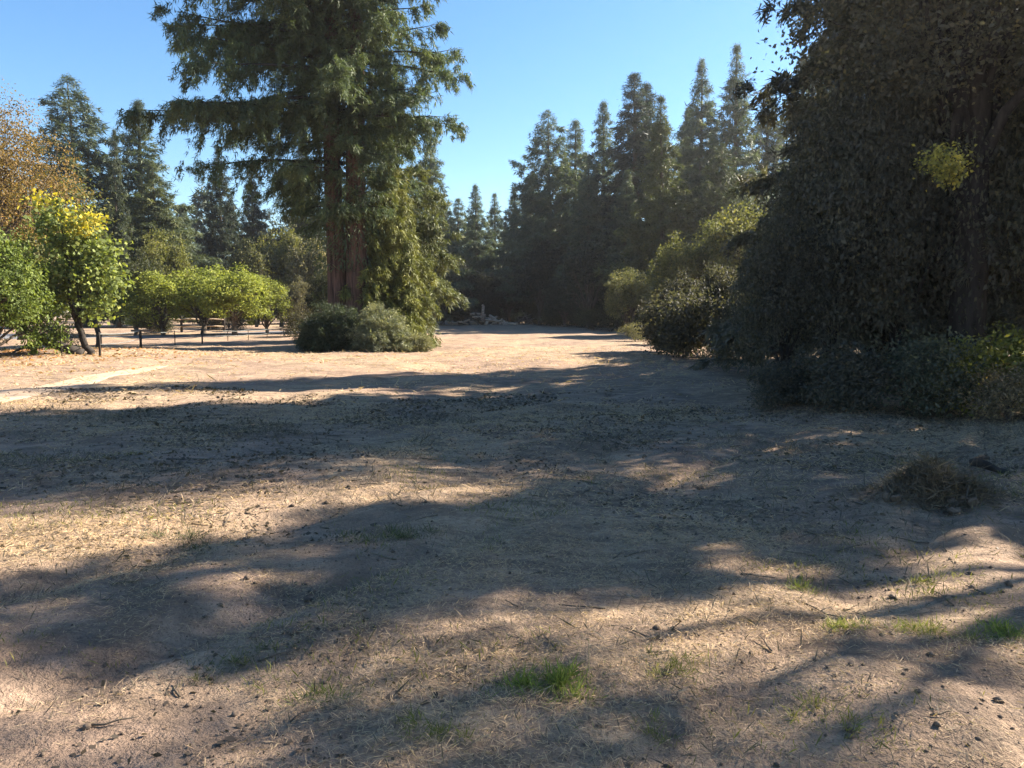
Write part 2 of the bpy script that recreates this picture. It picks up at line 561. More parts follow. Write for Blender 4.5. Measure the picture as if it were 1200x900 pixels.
def broad_wood(seed, lobes, H, r0, fork, sides=8, lean=(0, 0), extra=True):
    g = np.random.default_rng(seed + 31)
    a = Acc()
    fk = np.array([lean[0], lean[1], fork])
    z = np.linspace(0, 1, 6)
    tr = np.stack([fk[0] * z ** 1.3, fk[1] * z ** 1.3, -.2 + (fork + .2) * z], 1) + np.vstack([np.zeros(3), g.normal(0, .03, (5, 3))])
    a.add(tube(tr, r0 * np.array([1.35, 1.08, 1, .95, .9, .85]), sides, g, .07))
    for c, rr in lobes:
        t = np.linspace(0, 1, 7)[:, None]
        st = tr[g.integers(3, 6)]
        mid = (st + c) / 2 + np.array([0, 0, .12 * (H - fork)]) + g.normal(0, .06 * H, 3) * .5
        p = (1 - t) ** 2 * st + 2 * t * (1 - t) * mid + t * t * c
        p[1:-1] += g.normal(0, .012 * H, (5, 3))
        a.add(tube(p, np.linspace(r0 * .5, r0 * .08, 7), 6))
        if extra:
            for _ in range(5):
                s0 = p[g.integers(3, 7)]; e0 = c + unit(g.normal(0, 1, 3)) * rr * .85
                tt = np.linspace(0, 1, 4)[:, None]
                a.add(tube(s0 * (1 - tt) + e0 * tt + np.vstack([np.zeros(3), g.normal(0, .02 * H, (2, 3)), np.zeros(3)]), np.linspace(r0 * .14, r0 * .03, 4), 4))
    return a


def put(name, label, cat, loc, parts, rz=0.0, scale=(1, 1, 1), group=None):
    """a thing: an Empty at its base; parts = [(part name, mesh, colour)]"""
    o = empty(name, loc, rz); o.scale = scale
    tag(o, label, cat, group)
    for nm, me, colr in parts:
        obj(nm, me, o, color=colr)
    return o


# ------------------------------------------------------------------ the big twin-stemmed redwood
def build_redwood():
    base = on_ground(407, 36.0)
    Ht = 28.0
    g = np.random.default_rng(4)
    root = empty("redwood_tree", base)
    tag(root, "huge redwood tree with two fused reddish trunks standing in the meadow", "tree")

    def trunk(dx, r0, seed, h):
        gg = np.random.default_rng(seed)
        k, n = 46, 40
        z = np.linspace(-.3, h, k)
        rr = r0 * (1 - (z / h).clip(0, 1)) ** .7 + .03
        rr *= 1 + .35 * np.exp(-np.clip(z, 0, None) / .9)
        ang = np.arange(n) / n * TAU
        fl = np.zeros((k, n))
        for f, am in ((7, .05), (11, .045), (17, .04)):
            ph = gg.random() * TAU + np.cumsum(gg.normal(0, .12, k))
            fl += am * np.abs(np.sin(f * .5 * ang[None, :] + ph[:, None]))
        cx = dx * (1 + .012 * z) + .05 * np.sin(z * .4 + seed); cy = .04 * np.sin(z * .31 + seed * 2)
        r2 = rr[:, None] * (.93 + fl)
        V = np.stack([cx[:, None] + r2 * np.cos(ang), cy[:, None] + r2 * np.sin(ang), z[:, None] + 0 * r2], -1).reshape(-1, 3)
        i = np.arange(k - 1)[:, None] * n; j = np.arange(n)[None, :]
        F = np.stack([i + j, i + (j + 1) % n, i + n + (j + 1) % n, i + n + j], -1).reshape(-1, 4)
        return mesh_np("trunk", V, F, M_REDBARK, smooth=True)
    obj("trunk", trunk(-.46, .43, 1, Ht), root)
    obj("trunk", trunk(.50, .50, 2, Ht * .96), root)

    # crown: long boughs to the camera's left, shorter ones to the right, bare stem below ~5 m
    def prof(u, az):
        left = .5 - .5 * np.cos(az)                     # 1 towards -X
        z = 4.3 + (Ht - 4.3) * u
        L = (4.2 + 3.1 * left * np.clip((z - 4.5) / 2.5, 0, 1)) * np.clip((z - 3.2) / 4.0, .35, 1) * np.clip((Ht + 1 - z) / 13, 0, 1) ** .75
        return L * np.where(np.abs(np.sin(az)) > .75, .8, 1)
    V, F, tone, info = conifer_crown(21, Ht, prof, 5.6, 205, 12.5, .24, .085, k=10, up=.16, droop=.24, jitter=.22, hang=1.1, side=.26, nsec=5.4, thin_above=15.5)
    a = Acc(); a.add((V, F), tone)
    # leafy shoots on the stems
    m = 13000
    z = 3.4 + g.random(m) ** .9 * 14
    ang = g.random(m) * TAU
    rr = .5 + g.random(m) * .75 * np.clip((z - 3) / 3, .15, 1)
    P = np.stack([np.cos(ang) * rr * 1.5 + np.where(g.random(m) < .5, -.42, .44), np.sin(ang) * rr, z], 1)
    D = np.stack([np.cos(ang), np.sin(ang), -np.ones(m) * .9], 1) + g.normal(0, .4, (m, 3))
    V2, F2 = needles(P, D, g.normal(0, .6, (m, 3)) + [0, 0, 1], .28 * g.uniform(.6, 1.3, m), .03 * g.uniform(.6, 1.3, m))
    a.add((V2, F2), np.clip(.55 + g.normal(0, .15, m), 0, 1))
    obj("crown", a.mesh("redwood_crown", M_NEEDLE), root, color=(.088, .114, .058))
    w_ = Acc()
    base_, dirh, Lb, e, u, droop = info
    for i in range(len(Lb)):
        if Lb[i] < 1.2: continue
        t = np.linspace(0, .93, 8)
        p = base_[i] + dirh[i] * (Lb[i] * t)[:, None]
        p[:, 2] += Lb[i] * (e[i] * t - droop * (1 - .6 * u[i]) * t * t + .10 * t ** 4)
        p[1:] += g.normal(0, .03, (7, 3))
        w_.add(tube(p, np.linspace(.014 * Lb[i] + .015, .008, 8), 5))
    obj("boughs", w_.mesh("redwood_boughs", M_DARKBARK, True), root)
    return base


RB = build_redwood()


def build_hanging_conifers():
    # lit drooping conifer just right of the trunks, and a broader one behind it
    def prof(u, az): return (1.9 * np.clip(1 - u, 0, 1) ** .6 + .15) * np.clip(.75 + u * 2, 0, 1)
    V, F, tone, info = conifer_crown(33, 8.8, prof, .35, 130, 17, .23, .10, k=10, up=.25, droop=.75, hang=1.4, side=.45, nsec=6)
    a = Acc(); a.add((V, F), tone)
    put("young_redwood", "yellow-green young conifer with hanging boughs close beside the redwood trunks", "tree", on_ground(455, 36.8),
        [("trunk", conifer_wood(33, 8.8, .16, info).mesh("trunk", M_BARK, True), None), ("crown", a.mesh("crown", M_NEEDLE), (.15, .155, .045))])
    def prof2(u, az): return (4.2 * np.clip(1 - u, 0, 1) ** .62 + .2) * np.clip(.25 + u * 2.4, 0, 1)
    V, F, tone, info = conifer_crown(35, 12.6, prof2, .5, 150, 9.5, .28, .10, k=10, up=.2, droop=.55, hang=.9, side=.36, nsec=4.5)
    a = Acc(); a.add((V, F), tone)
    put("broad_conifer", "broad full conifer with drooping olive boughs behind the young yellow-green one", "tree", on_ground(462, 43),
        [("trunk", conifer_wood(35, 12.6, .26, info).mesh("trunk", M_BARK, True), None), ("crown", a.mesh("crown", M_NEEDLE), (.11, .12, .05))])
    # the sprouts at the redwood's foot
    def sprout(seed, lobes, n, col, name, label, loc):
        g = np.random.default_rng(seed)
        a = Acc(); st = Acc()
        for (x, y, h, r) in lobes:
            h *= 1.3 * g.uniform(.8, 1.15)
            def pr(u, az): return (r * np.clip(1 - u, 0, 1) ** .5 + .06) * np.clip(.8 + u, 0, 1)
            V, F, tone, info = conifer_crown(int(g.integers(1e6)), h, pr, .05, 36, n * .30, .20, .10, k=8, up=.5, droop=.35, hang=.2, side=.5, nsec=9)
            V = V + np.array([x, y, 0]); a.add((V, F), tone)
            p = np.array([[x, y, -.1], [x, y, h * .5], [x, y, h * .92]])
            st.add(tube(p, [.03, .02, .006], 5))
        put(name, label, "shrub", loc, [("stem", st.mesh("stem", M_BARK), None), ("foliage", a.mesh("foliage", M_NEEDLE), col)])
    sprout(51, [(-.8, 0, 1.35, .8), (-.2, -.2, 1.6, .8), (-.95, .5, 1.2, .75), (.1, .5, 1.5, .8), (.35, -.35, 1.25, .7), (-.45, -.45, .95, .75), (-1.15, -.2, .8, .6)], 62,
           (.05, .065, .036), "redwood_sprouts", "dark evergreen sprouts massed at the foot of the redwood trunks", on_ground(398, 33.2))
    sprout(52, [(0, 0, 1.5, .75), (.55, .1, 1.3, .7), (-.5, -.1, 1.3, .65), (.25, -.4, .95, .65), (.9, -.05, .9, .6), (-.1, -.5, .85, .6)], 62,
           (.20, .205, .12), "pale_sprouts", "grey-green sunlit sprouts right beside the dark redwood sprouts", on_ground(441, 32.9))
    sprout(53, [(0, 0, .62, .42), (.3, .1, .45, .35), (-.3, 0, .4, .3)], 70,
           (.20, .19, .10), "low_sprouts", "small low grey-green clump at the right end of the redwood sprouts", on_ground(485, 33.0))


build_hanging_conifers()

# ------------------------------------------------------------------ conifers of the forest edge (five builds, reused)
FIR = []
for s_, (H_, Rm, low, pw, nb, sp, up, dr, hang, z0) in enumerate([
        (22, 5.0, .7, .95, 270, 5.4, .25, .32, .35, .8),
        (22, 4.3, .7, .95, 270, 6.2, .30, .40, .50, 1.0),
        (22, 5.4, .6, .72, 230, 5.0, .35, .22, .30, 1.5),
        (22, 3.3, .8, .80, 240, 7.6, .30, .45, .55, .8),
        (22, 4.8, .7, 1.1, 290, 5.4, .15, .30, .40, .8)]):
    V, F, tone, info = conifer_crown(100 + s_, H_, cone_prof(Rm, low, pw, .08), z0, nb, sp * 1.1, .42, .10, k=8, up=up, droop=dr, hang=hang, jitter=.28, side=.3, nsec=3.4)
    a = Acc(); a.add((V, F), tone)
    FIR.append((a.mesh("fir_crown", M_NEEDLE), conifer_wood(100 + s_, H_, .34, info, .3, 8, min_len=1.4).mesh("fir_trunk", M_BARK, True)))


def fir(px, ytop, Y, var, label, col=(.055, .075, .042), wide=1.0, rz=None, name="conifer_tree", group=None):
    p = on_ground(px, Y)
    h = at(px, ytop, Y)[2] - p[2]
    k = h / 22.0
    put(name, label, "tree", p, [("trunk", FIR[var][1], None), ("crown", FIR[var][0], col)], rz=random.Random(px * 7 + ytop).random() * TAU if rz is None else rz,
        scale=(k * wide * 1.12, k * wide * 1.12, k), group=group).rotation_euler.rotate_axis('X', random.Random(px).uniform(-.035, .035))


BLU = (.10, .125, .082)
OLV = (.085, .098, .042)
G1 = "conifers along the far forest edge"
fir(560, 216, 108, 1, "tall pointed conifer, leftmost of the far trio behind the log pile", BLU, 1.15, group=G1)
fir(580, 226, 116, 4, "conifer in the middle of the far trio behind the log pile", BLU, 1.1, group=G1)
fir(603, 220, 106, 0, "conifer, rightmost of the far trio behind the log pile", BLU, 1.05, group=G1)
fir(536, 232, 112, 3, "slim conifer half hidden behind the broad olive conifer", BLU, 1.3, group=G1)
fir(645, 131, 92, 2, "broad open-crowned tall conifer rising above the far trio", BLU, 1.0, group=G1)
fir(673, 140, 98, 3, "slim spire conifer just behind the broad open-crowned one", BLU, 1.2, group=G1)
fir(708, 117, 90, 1, "tall slender conifer between the slim spire and the dark close pair", BLU, 1.0, group=G1)
fir(690, 185, 84, 4, "shorter blue-green conifer in front of the tall slender one", BLU, 1.1, group=G1)
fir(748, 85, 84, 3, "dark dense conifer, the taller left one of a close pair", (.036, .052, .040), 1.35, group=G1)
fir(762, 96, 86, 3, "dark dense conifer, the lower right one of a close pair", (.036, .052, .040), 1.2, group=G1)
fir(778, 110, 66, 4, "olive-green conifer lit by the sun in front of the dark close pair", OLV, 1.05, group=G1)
fir(800, 128, 88, 0, "conifer partly hidden behind the sunlit olive-green one", BLU, .9, group=G1)
fir(820, 71, 80, 0, "tall conifer immediately left of the highest pointed conifer", BLU, .8, group=G1)
fir(857, 54, 76, 4, "highest pointed conifer of the right-hand skyline", BLU, .9, group=G1)
fir(893, 98, 78, 1, "conifer immediately right of the highest pointed conifer", BLU, 1.0, group=G1)
fir(925, 62, 84, 0, "tall conifer showing just beyond the edge of the dark near trees", BLU, .9, group=G1)
fir(955, 40, 82, 4, "conifer behind the top edge of the dark near trees", BLU, .9, group=G1)
fir(620, 205, 104, 3, "narrow conifer filling the gap left of the broad open-crowned one", BLU, 1.3, group=G1)
fir(728, 200, 80, 0, "short conifer at the foot of the dark close pair", BLU, 1.1, group=G1)
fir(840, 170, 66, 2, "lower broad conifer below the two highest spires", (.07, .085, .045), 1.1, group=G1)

G2 = "conifers behind the left trees"
fir(103, 92, 78, 2, "broad tall conifer at left with rounded top, above the yellow leaves", (.085, .105, .07), 1.15, name="broad_tall_conifer", group=G2)
fir(138, 150, 70, 3, "narrow columnar dark conifer between two broader ones at left", (.05, .062, .034), .56, name="columnar_conifer", group=G2)
fir(168, 117, 80, 1, "tall full conifer at left, just right of the narrow columnar one", (.09, .11, .065), 1.35, group=G2)
fir(190, 190, 76, 0, "lower conifer shoulder right of the tall full conifer at left", (.10, .115, .06), 1.2, group=G2)
fir(218, 238, 120, 1, "small distant conifer in the sky gap left of the redwood", BLU, 1.2, group=G2)
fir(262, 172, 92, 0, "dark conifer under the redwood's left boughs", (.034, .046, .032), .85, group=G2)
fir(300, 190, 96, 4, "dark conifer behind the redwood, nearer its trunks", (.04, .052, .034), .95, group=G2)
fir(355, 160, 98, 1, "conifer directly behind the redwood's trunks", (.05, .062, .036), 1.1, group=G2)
fir(505, 150, 84, 0, "blue-green conifer behind the right shoulder of the broad olive conifer", BLU, .85, group=G2)

# far wood that closes the clearing
def distant_forest():
    g = np.random.default_rng(77)
    a = Acc()
    for i in range(64):
        an = R(-52 + 104 * (i + g.random()) / 64)
        d = g.uniform(135, 190)
        x, y = math.sin(an) * d, math.cos(an) * d
        h = g.uniform(17, 25)
        V, F, tone, info = conifer_crown(700 + i, h, cone_prof(g.uniform(3.5, 5.5), .8, .7), .6, 50, 1.0, 1.5, .14, k=4, jitter=.3, nsec=1.4)
        V = V + np.array([x, y, float(gz(x, y))]); a.add((V, F), tone)
    tag(obj("distant_forest", a.mesh("distant_forest", M_NEEDLE), color=(.045, .062, .042)), "wall of distant forest closing off the clearing", "forest", kind="stuff")


distant_forest()

# ------------------------------------------------------------------ broadleaf trees and shrubs
def tree_mesh(seed, H, z0, Rx, nl, clumps, per, leaf, r0, fork, lean=(0, 0), wid=.32, sig=.16, bark=None, extra=True, lobes=None, hole=None, ground=None, small=1.0, zc=.45):
    g = np.random.default_rng(seed)
    lb = lobes or lobes_for(g, H, z0, Rx, nl, small, zc)
    V, F, tone = leafy(seed, lb, clumps, per, leaf, wid, sig, hole=hole, ground=ground)
    a = Acc(); a.add((V, F), tone)
    return a.mesh("leaves", M_LEAF), broad_wood(seed, lb, H, r0, fork, lean=lean, extra=extra).mesh("limbs", bark or M_BARK, True)


def broad(name, label, px, Y, meshes, col, rz=0.0, k=(1, 1, 1), group=None, cat="tree", loc=None):
    cr, tr = meshes
    return put(name, label, cat, on_ground(px, Y) if loc is None else loc,
               [("trunk" if cat == "tree" else "stem", tr, None), ("crown" if cat == "tree" else "foliage", cr, col)], rz, k, group)


# left side
T_ORANGE = tree_mesh(201, 13.5, 3.0, 4.2, 20, 800, 36, .12, .28, 3.2, sig=.17)
broad("autumn_tree", "tall thin-leaved tree turning orange-brown at the left edge", -12, 40, T_ORANGE, (.19, .125, .05))
T_GREEN = tree_mesh(202, 4.6, .1, 2.5, 26, 1000, 32, .11, .10, .7, wid=.28, sig=.16, ground=.05, small=.72, zc=.28)
broad("bright_green_bush", "big rounded bright green bush at the left edge of the meadow", -14, 23.5, T_GREEN, (.135, .17, .045), k=(.84, .9, 1.04))
T_OAK1 = tree_mesh(203, 8.0, 1.4, 3.6, 13, 900, 26, .14, .22, 1.8, sig=.19)
broad("olive_tree", "dull olive-green tree behind the bright bush, below the orange tree", 26, 47, T_OAK1, (.13, .13, .05), rz=1.0, k=(1.45, 1.45, 1.25))
# the leaning large-leaved tree with a fallen dark trunk
mb = on_ground(103, 25.6)
lob = [(np.array([-.5, 0, 3.4]), np.array([1.0, 1.0, .8])), (np.array([.4, .1, 2.6]), np.array([.85, .9, .7])), (np.array([-1.3, .2, 2.5]), np.array([.9, .9, .7])),
       (np.array([-.6, -.3, 4.4]), np.array([.9, .8, .7])), (np.array([.15, 0, 1.75]), np.array([.9, .8, .45])), (np.array([-1.0, 0, 5.0]), np.array([.7, .7, .5])), (np.array([.3, .3, 3.6]), np.array([.7, .7, .6]))]
T_MAPLE = tree_mesh(204, 5.2, 1.2, 1.6, 7, 250, 22, .16, .13, 1.1, lean=(-.42, 0), wid=.42, sig=.26, bark=M_DARKBARK, lobes=lob)
o_ = broad("leaning_tree", "large-leaved tree with a leaning dark trunk beside the bright bush", 103, 31, T_MAPLE, (.17, .20, .065), loc=mb, k=(.9, .9, .92))
ylob = [(np.array([-.9, -.4, 5.3]), np.array([.75, .6, .4])), (np.array([.1, -.5, 4.6]), np.array([.75, .5, .45]))]
V, F, tone = leafy(2041, ylob, 26, 14, .15, .42, .26)
a = Acc(); a.add((V, F), tone)
tag(obj("yellow_bough", a.mesh("yellow_leaves", M_LEAF), o_, color=(.42, .35, .05)), "bright yellow leaves at the top of the crown")
a = Acc()
a.add(tube([[0, 0, .02], [-.5, -.1, .22], [-1.1, -.15, .42], [-1.7, -.1, .75], [-2.2, 0, 1.2]], [.17, .16, .14, .11, .07], 9, np.random.default_rng(3), .08))
a.add(tube([[-1.1, -.15, .42], [-1.4, -.5, .35], [-1.7, -.9, .12]], [.08, .06, .03], 6))
lg = obj("fallen_trunk", a.mesh("fallen_trunk", M_DARKBARK, True), loc=tuple(mb + np.array([-.12, -.25, 0])))
tag(lg, "dark fallen trunk sloping up into the bright green bush", "log")
T_SLIM = tree_mesh(205, 5.0, 1.6, 1.4, 7, 300, 18, .16, .12, 1.9, sig=.24, bark=M_DARKBARK)
broad("slim_tree", "small straight-trunked tree just behind the leaning one", 113, 36, T_SLIM, (.10, .125, .045))

T_BROAD = [tree_mesh(210, 8, .7, 3.4, 24, 520, 40, .19, .2, 1.4, sig=.17, small=.72, zc=.38), tree_mesh(211, 8, 1.0, 3.2, 20, 480, 42, .18, .2, 1.6, sig=.18, small=.75, zc=.38),
           tree_mesh(212, 8, .8, 3.0, 22, 420, 36, .18, .17, 1.2, sig=.2, small=.7, zc=.36)]


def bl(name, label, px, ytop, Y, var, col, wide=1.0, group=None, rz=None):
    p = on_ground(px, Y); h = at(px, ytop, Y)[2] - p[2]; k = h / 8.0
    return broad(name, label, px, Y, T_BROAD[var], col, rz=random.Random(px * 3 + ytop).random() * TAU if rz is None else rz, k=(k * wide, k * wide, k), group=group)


G3 = "leafy trees beyond the low fence"
YG = (.235, .255, .06)
bl("grey_olive_tree", "dark grey-olive tree right of the leaning tree, behind the low fence", 158, 283, 56, 1, (.062, .066, .036), .9, G3)
bl("olive_tree", "olive-yellow tree rising below the tall full conifer at left", 196, 250, 72, 0, (.135, .135, .042), .62, G3)
bl("yellow_green_tree", "yellow-green tree, leftmost of the low sunlit row beyond the fence", 190, 305, 55, 2, YG, 1.35, G3)
bl("yellow_green_tree", "yellow-green tree in the middle of the low sunlit row beyond the fence", 238, 298, 56, 0, YG, 1.3, G3)
bl("yellow_green_tree", "yellow-green tree, third of the low sunlit row beyond the fence", 274, 303, 54, 1, YG, 1.35, G3)
bl("yellow_green_tree", "small yellow-green tree ending the low sunlit row, nearest the redwood", 312, 312, 56, 2, (.20, .215, .055), 1.15, G3)
bl("olive_tree", "tall olive tree behind the right end of the yellow-green row", 300, 262, 76, 2, (.105, .105, .05), .75, G3)
bl("olive_tree", "taller olive-yellow tree seen under the redwood's boughs", 330, 248, 80, 0, (.14, .135, .05), .7, G3)
bl("grey_tree", "greyish thin-leaved tree just left of the redwood trunks", 362, 262, 70, 2, (.16, .145, .085), .75, G3)
bl("grey_tree", "low greyish shrubby tree in front of the thin-leaved one by the redwood", 352, 318, 66, 1, (.14, .125, .08), .8, G3)
bl("dark_tree", "dark shrubby tree touching the left side of the redwood trunks", 384, 300, 58, 0, (.045, .05, .025), .7, G3)
bl("dark_tree", "dark low tree behind the leafless gap in the yellow-green row", 255, 322, 76, 1, (.04, .045, .025), 1.5, G3)

# right-hand meadow edge, middle distance
G4 = "leafy trees at the right edge of the meadow"
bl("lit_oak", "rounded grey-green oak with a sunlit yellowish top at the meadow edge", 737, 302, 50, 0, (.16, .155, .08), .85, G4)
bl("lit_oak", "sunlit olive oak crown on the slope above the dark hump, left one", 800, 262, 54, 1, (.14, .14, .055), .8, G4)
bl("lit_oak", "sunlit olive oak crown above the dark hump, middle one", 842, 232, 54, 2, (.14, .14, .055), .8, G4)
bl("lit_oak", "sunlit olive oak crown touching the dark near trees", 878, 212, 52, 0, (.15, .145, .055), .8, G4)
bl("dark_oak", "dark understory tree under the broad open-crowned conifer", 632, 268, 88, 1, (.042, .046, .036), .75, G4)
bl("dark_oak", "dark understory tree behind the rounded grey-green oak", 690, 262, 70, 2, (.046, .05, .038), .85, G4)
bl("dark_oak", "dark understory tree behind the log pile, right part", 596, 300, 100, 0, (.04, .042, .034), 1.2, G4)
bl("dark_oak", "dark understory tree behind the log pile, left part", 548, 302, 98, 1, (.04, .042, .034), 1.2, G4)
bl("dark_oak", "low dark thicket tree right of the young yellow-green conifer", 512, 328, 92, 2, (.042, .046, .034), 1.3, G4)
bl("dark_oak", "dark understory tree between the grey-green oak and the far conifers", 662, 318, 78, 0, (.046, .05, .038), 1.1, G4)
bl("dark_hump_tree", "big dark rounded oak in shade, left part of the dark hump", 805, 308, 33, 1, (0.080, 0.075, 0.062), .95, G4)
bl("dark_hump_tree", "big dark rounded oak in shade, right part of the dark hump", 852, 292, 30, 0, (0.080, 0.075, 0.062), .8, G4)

# low shrubs at the foot of the trees
B1 = tree_mesh(301, 1.6, .02, 1.25, 10, 420, 20, .085, .03, .25, wid=.25, sig=.24, ground=.03, zc=.32)
B2 = tree_mesh(302, 1.6, .02, 1.1, 9, 330, 17, .075, .03, .25, wid=.22, sig=.3, ground=.03, zc=.32)
G5 = "low shrubs at the foot of the trees"
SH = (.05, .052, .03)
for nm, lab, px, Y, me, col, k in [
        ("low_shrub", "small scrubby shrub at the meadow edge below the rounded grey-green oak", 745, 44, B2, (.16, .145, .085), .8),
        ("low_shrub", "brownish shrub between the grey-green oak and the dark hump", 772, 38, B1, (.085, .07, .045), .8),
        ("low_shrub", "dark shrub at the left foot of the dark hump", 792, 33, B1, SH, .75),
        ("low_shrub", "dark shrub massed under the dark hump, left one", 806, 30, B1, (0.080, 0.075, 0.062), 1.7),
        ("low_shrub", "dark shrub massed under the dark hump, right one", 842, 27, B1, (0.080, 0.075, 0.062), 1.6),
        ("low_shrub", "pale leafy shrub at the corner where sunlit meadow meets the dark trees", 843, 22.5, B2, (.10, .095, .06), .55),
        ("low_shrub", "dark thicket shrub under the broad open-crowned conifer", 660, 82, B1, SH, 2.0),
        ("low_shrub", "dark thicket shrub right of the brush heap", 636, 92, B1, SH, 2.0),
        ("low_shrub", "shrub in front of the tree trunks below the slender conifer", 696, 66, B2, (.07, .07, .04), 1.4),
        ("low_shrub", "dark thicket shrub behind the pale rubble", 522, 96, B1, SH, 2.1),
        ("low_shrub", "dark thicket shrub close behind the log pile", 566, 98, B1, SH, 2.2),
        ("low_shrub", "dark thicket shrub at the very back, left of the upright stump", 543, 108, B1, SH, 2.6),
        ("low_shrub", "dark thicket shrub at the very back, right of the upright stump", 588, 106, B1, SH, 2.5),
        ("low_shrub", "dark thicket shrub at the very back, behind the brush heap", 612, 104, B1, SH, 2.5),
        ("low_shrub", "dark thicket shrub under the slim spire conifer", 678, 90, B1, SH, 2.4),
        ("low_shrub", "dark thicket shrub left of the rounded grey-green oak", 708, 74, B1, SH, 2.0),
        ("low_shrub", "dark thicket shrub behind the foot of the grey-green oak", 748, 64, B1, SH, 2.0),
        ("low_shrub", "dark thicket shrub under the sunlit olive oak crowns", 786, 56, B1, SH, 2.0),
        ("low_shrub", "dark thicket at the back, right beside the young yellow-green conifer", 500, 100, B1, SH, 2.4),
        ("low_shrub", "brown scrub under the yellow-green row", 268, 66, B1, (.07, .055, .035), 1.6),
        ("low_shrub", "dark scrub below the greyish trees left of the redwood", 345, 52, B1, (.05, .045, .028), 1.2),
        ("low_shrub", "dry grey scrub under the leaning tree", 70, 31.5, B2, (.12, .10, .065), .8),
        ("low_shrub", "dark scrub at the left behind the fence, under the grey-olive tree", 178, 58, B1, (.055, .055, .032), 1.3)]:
    broad(nm, lab, px, Y, me, col, rz=px * .37, k=(k, k, k), group=G5, cat="shrub")

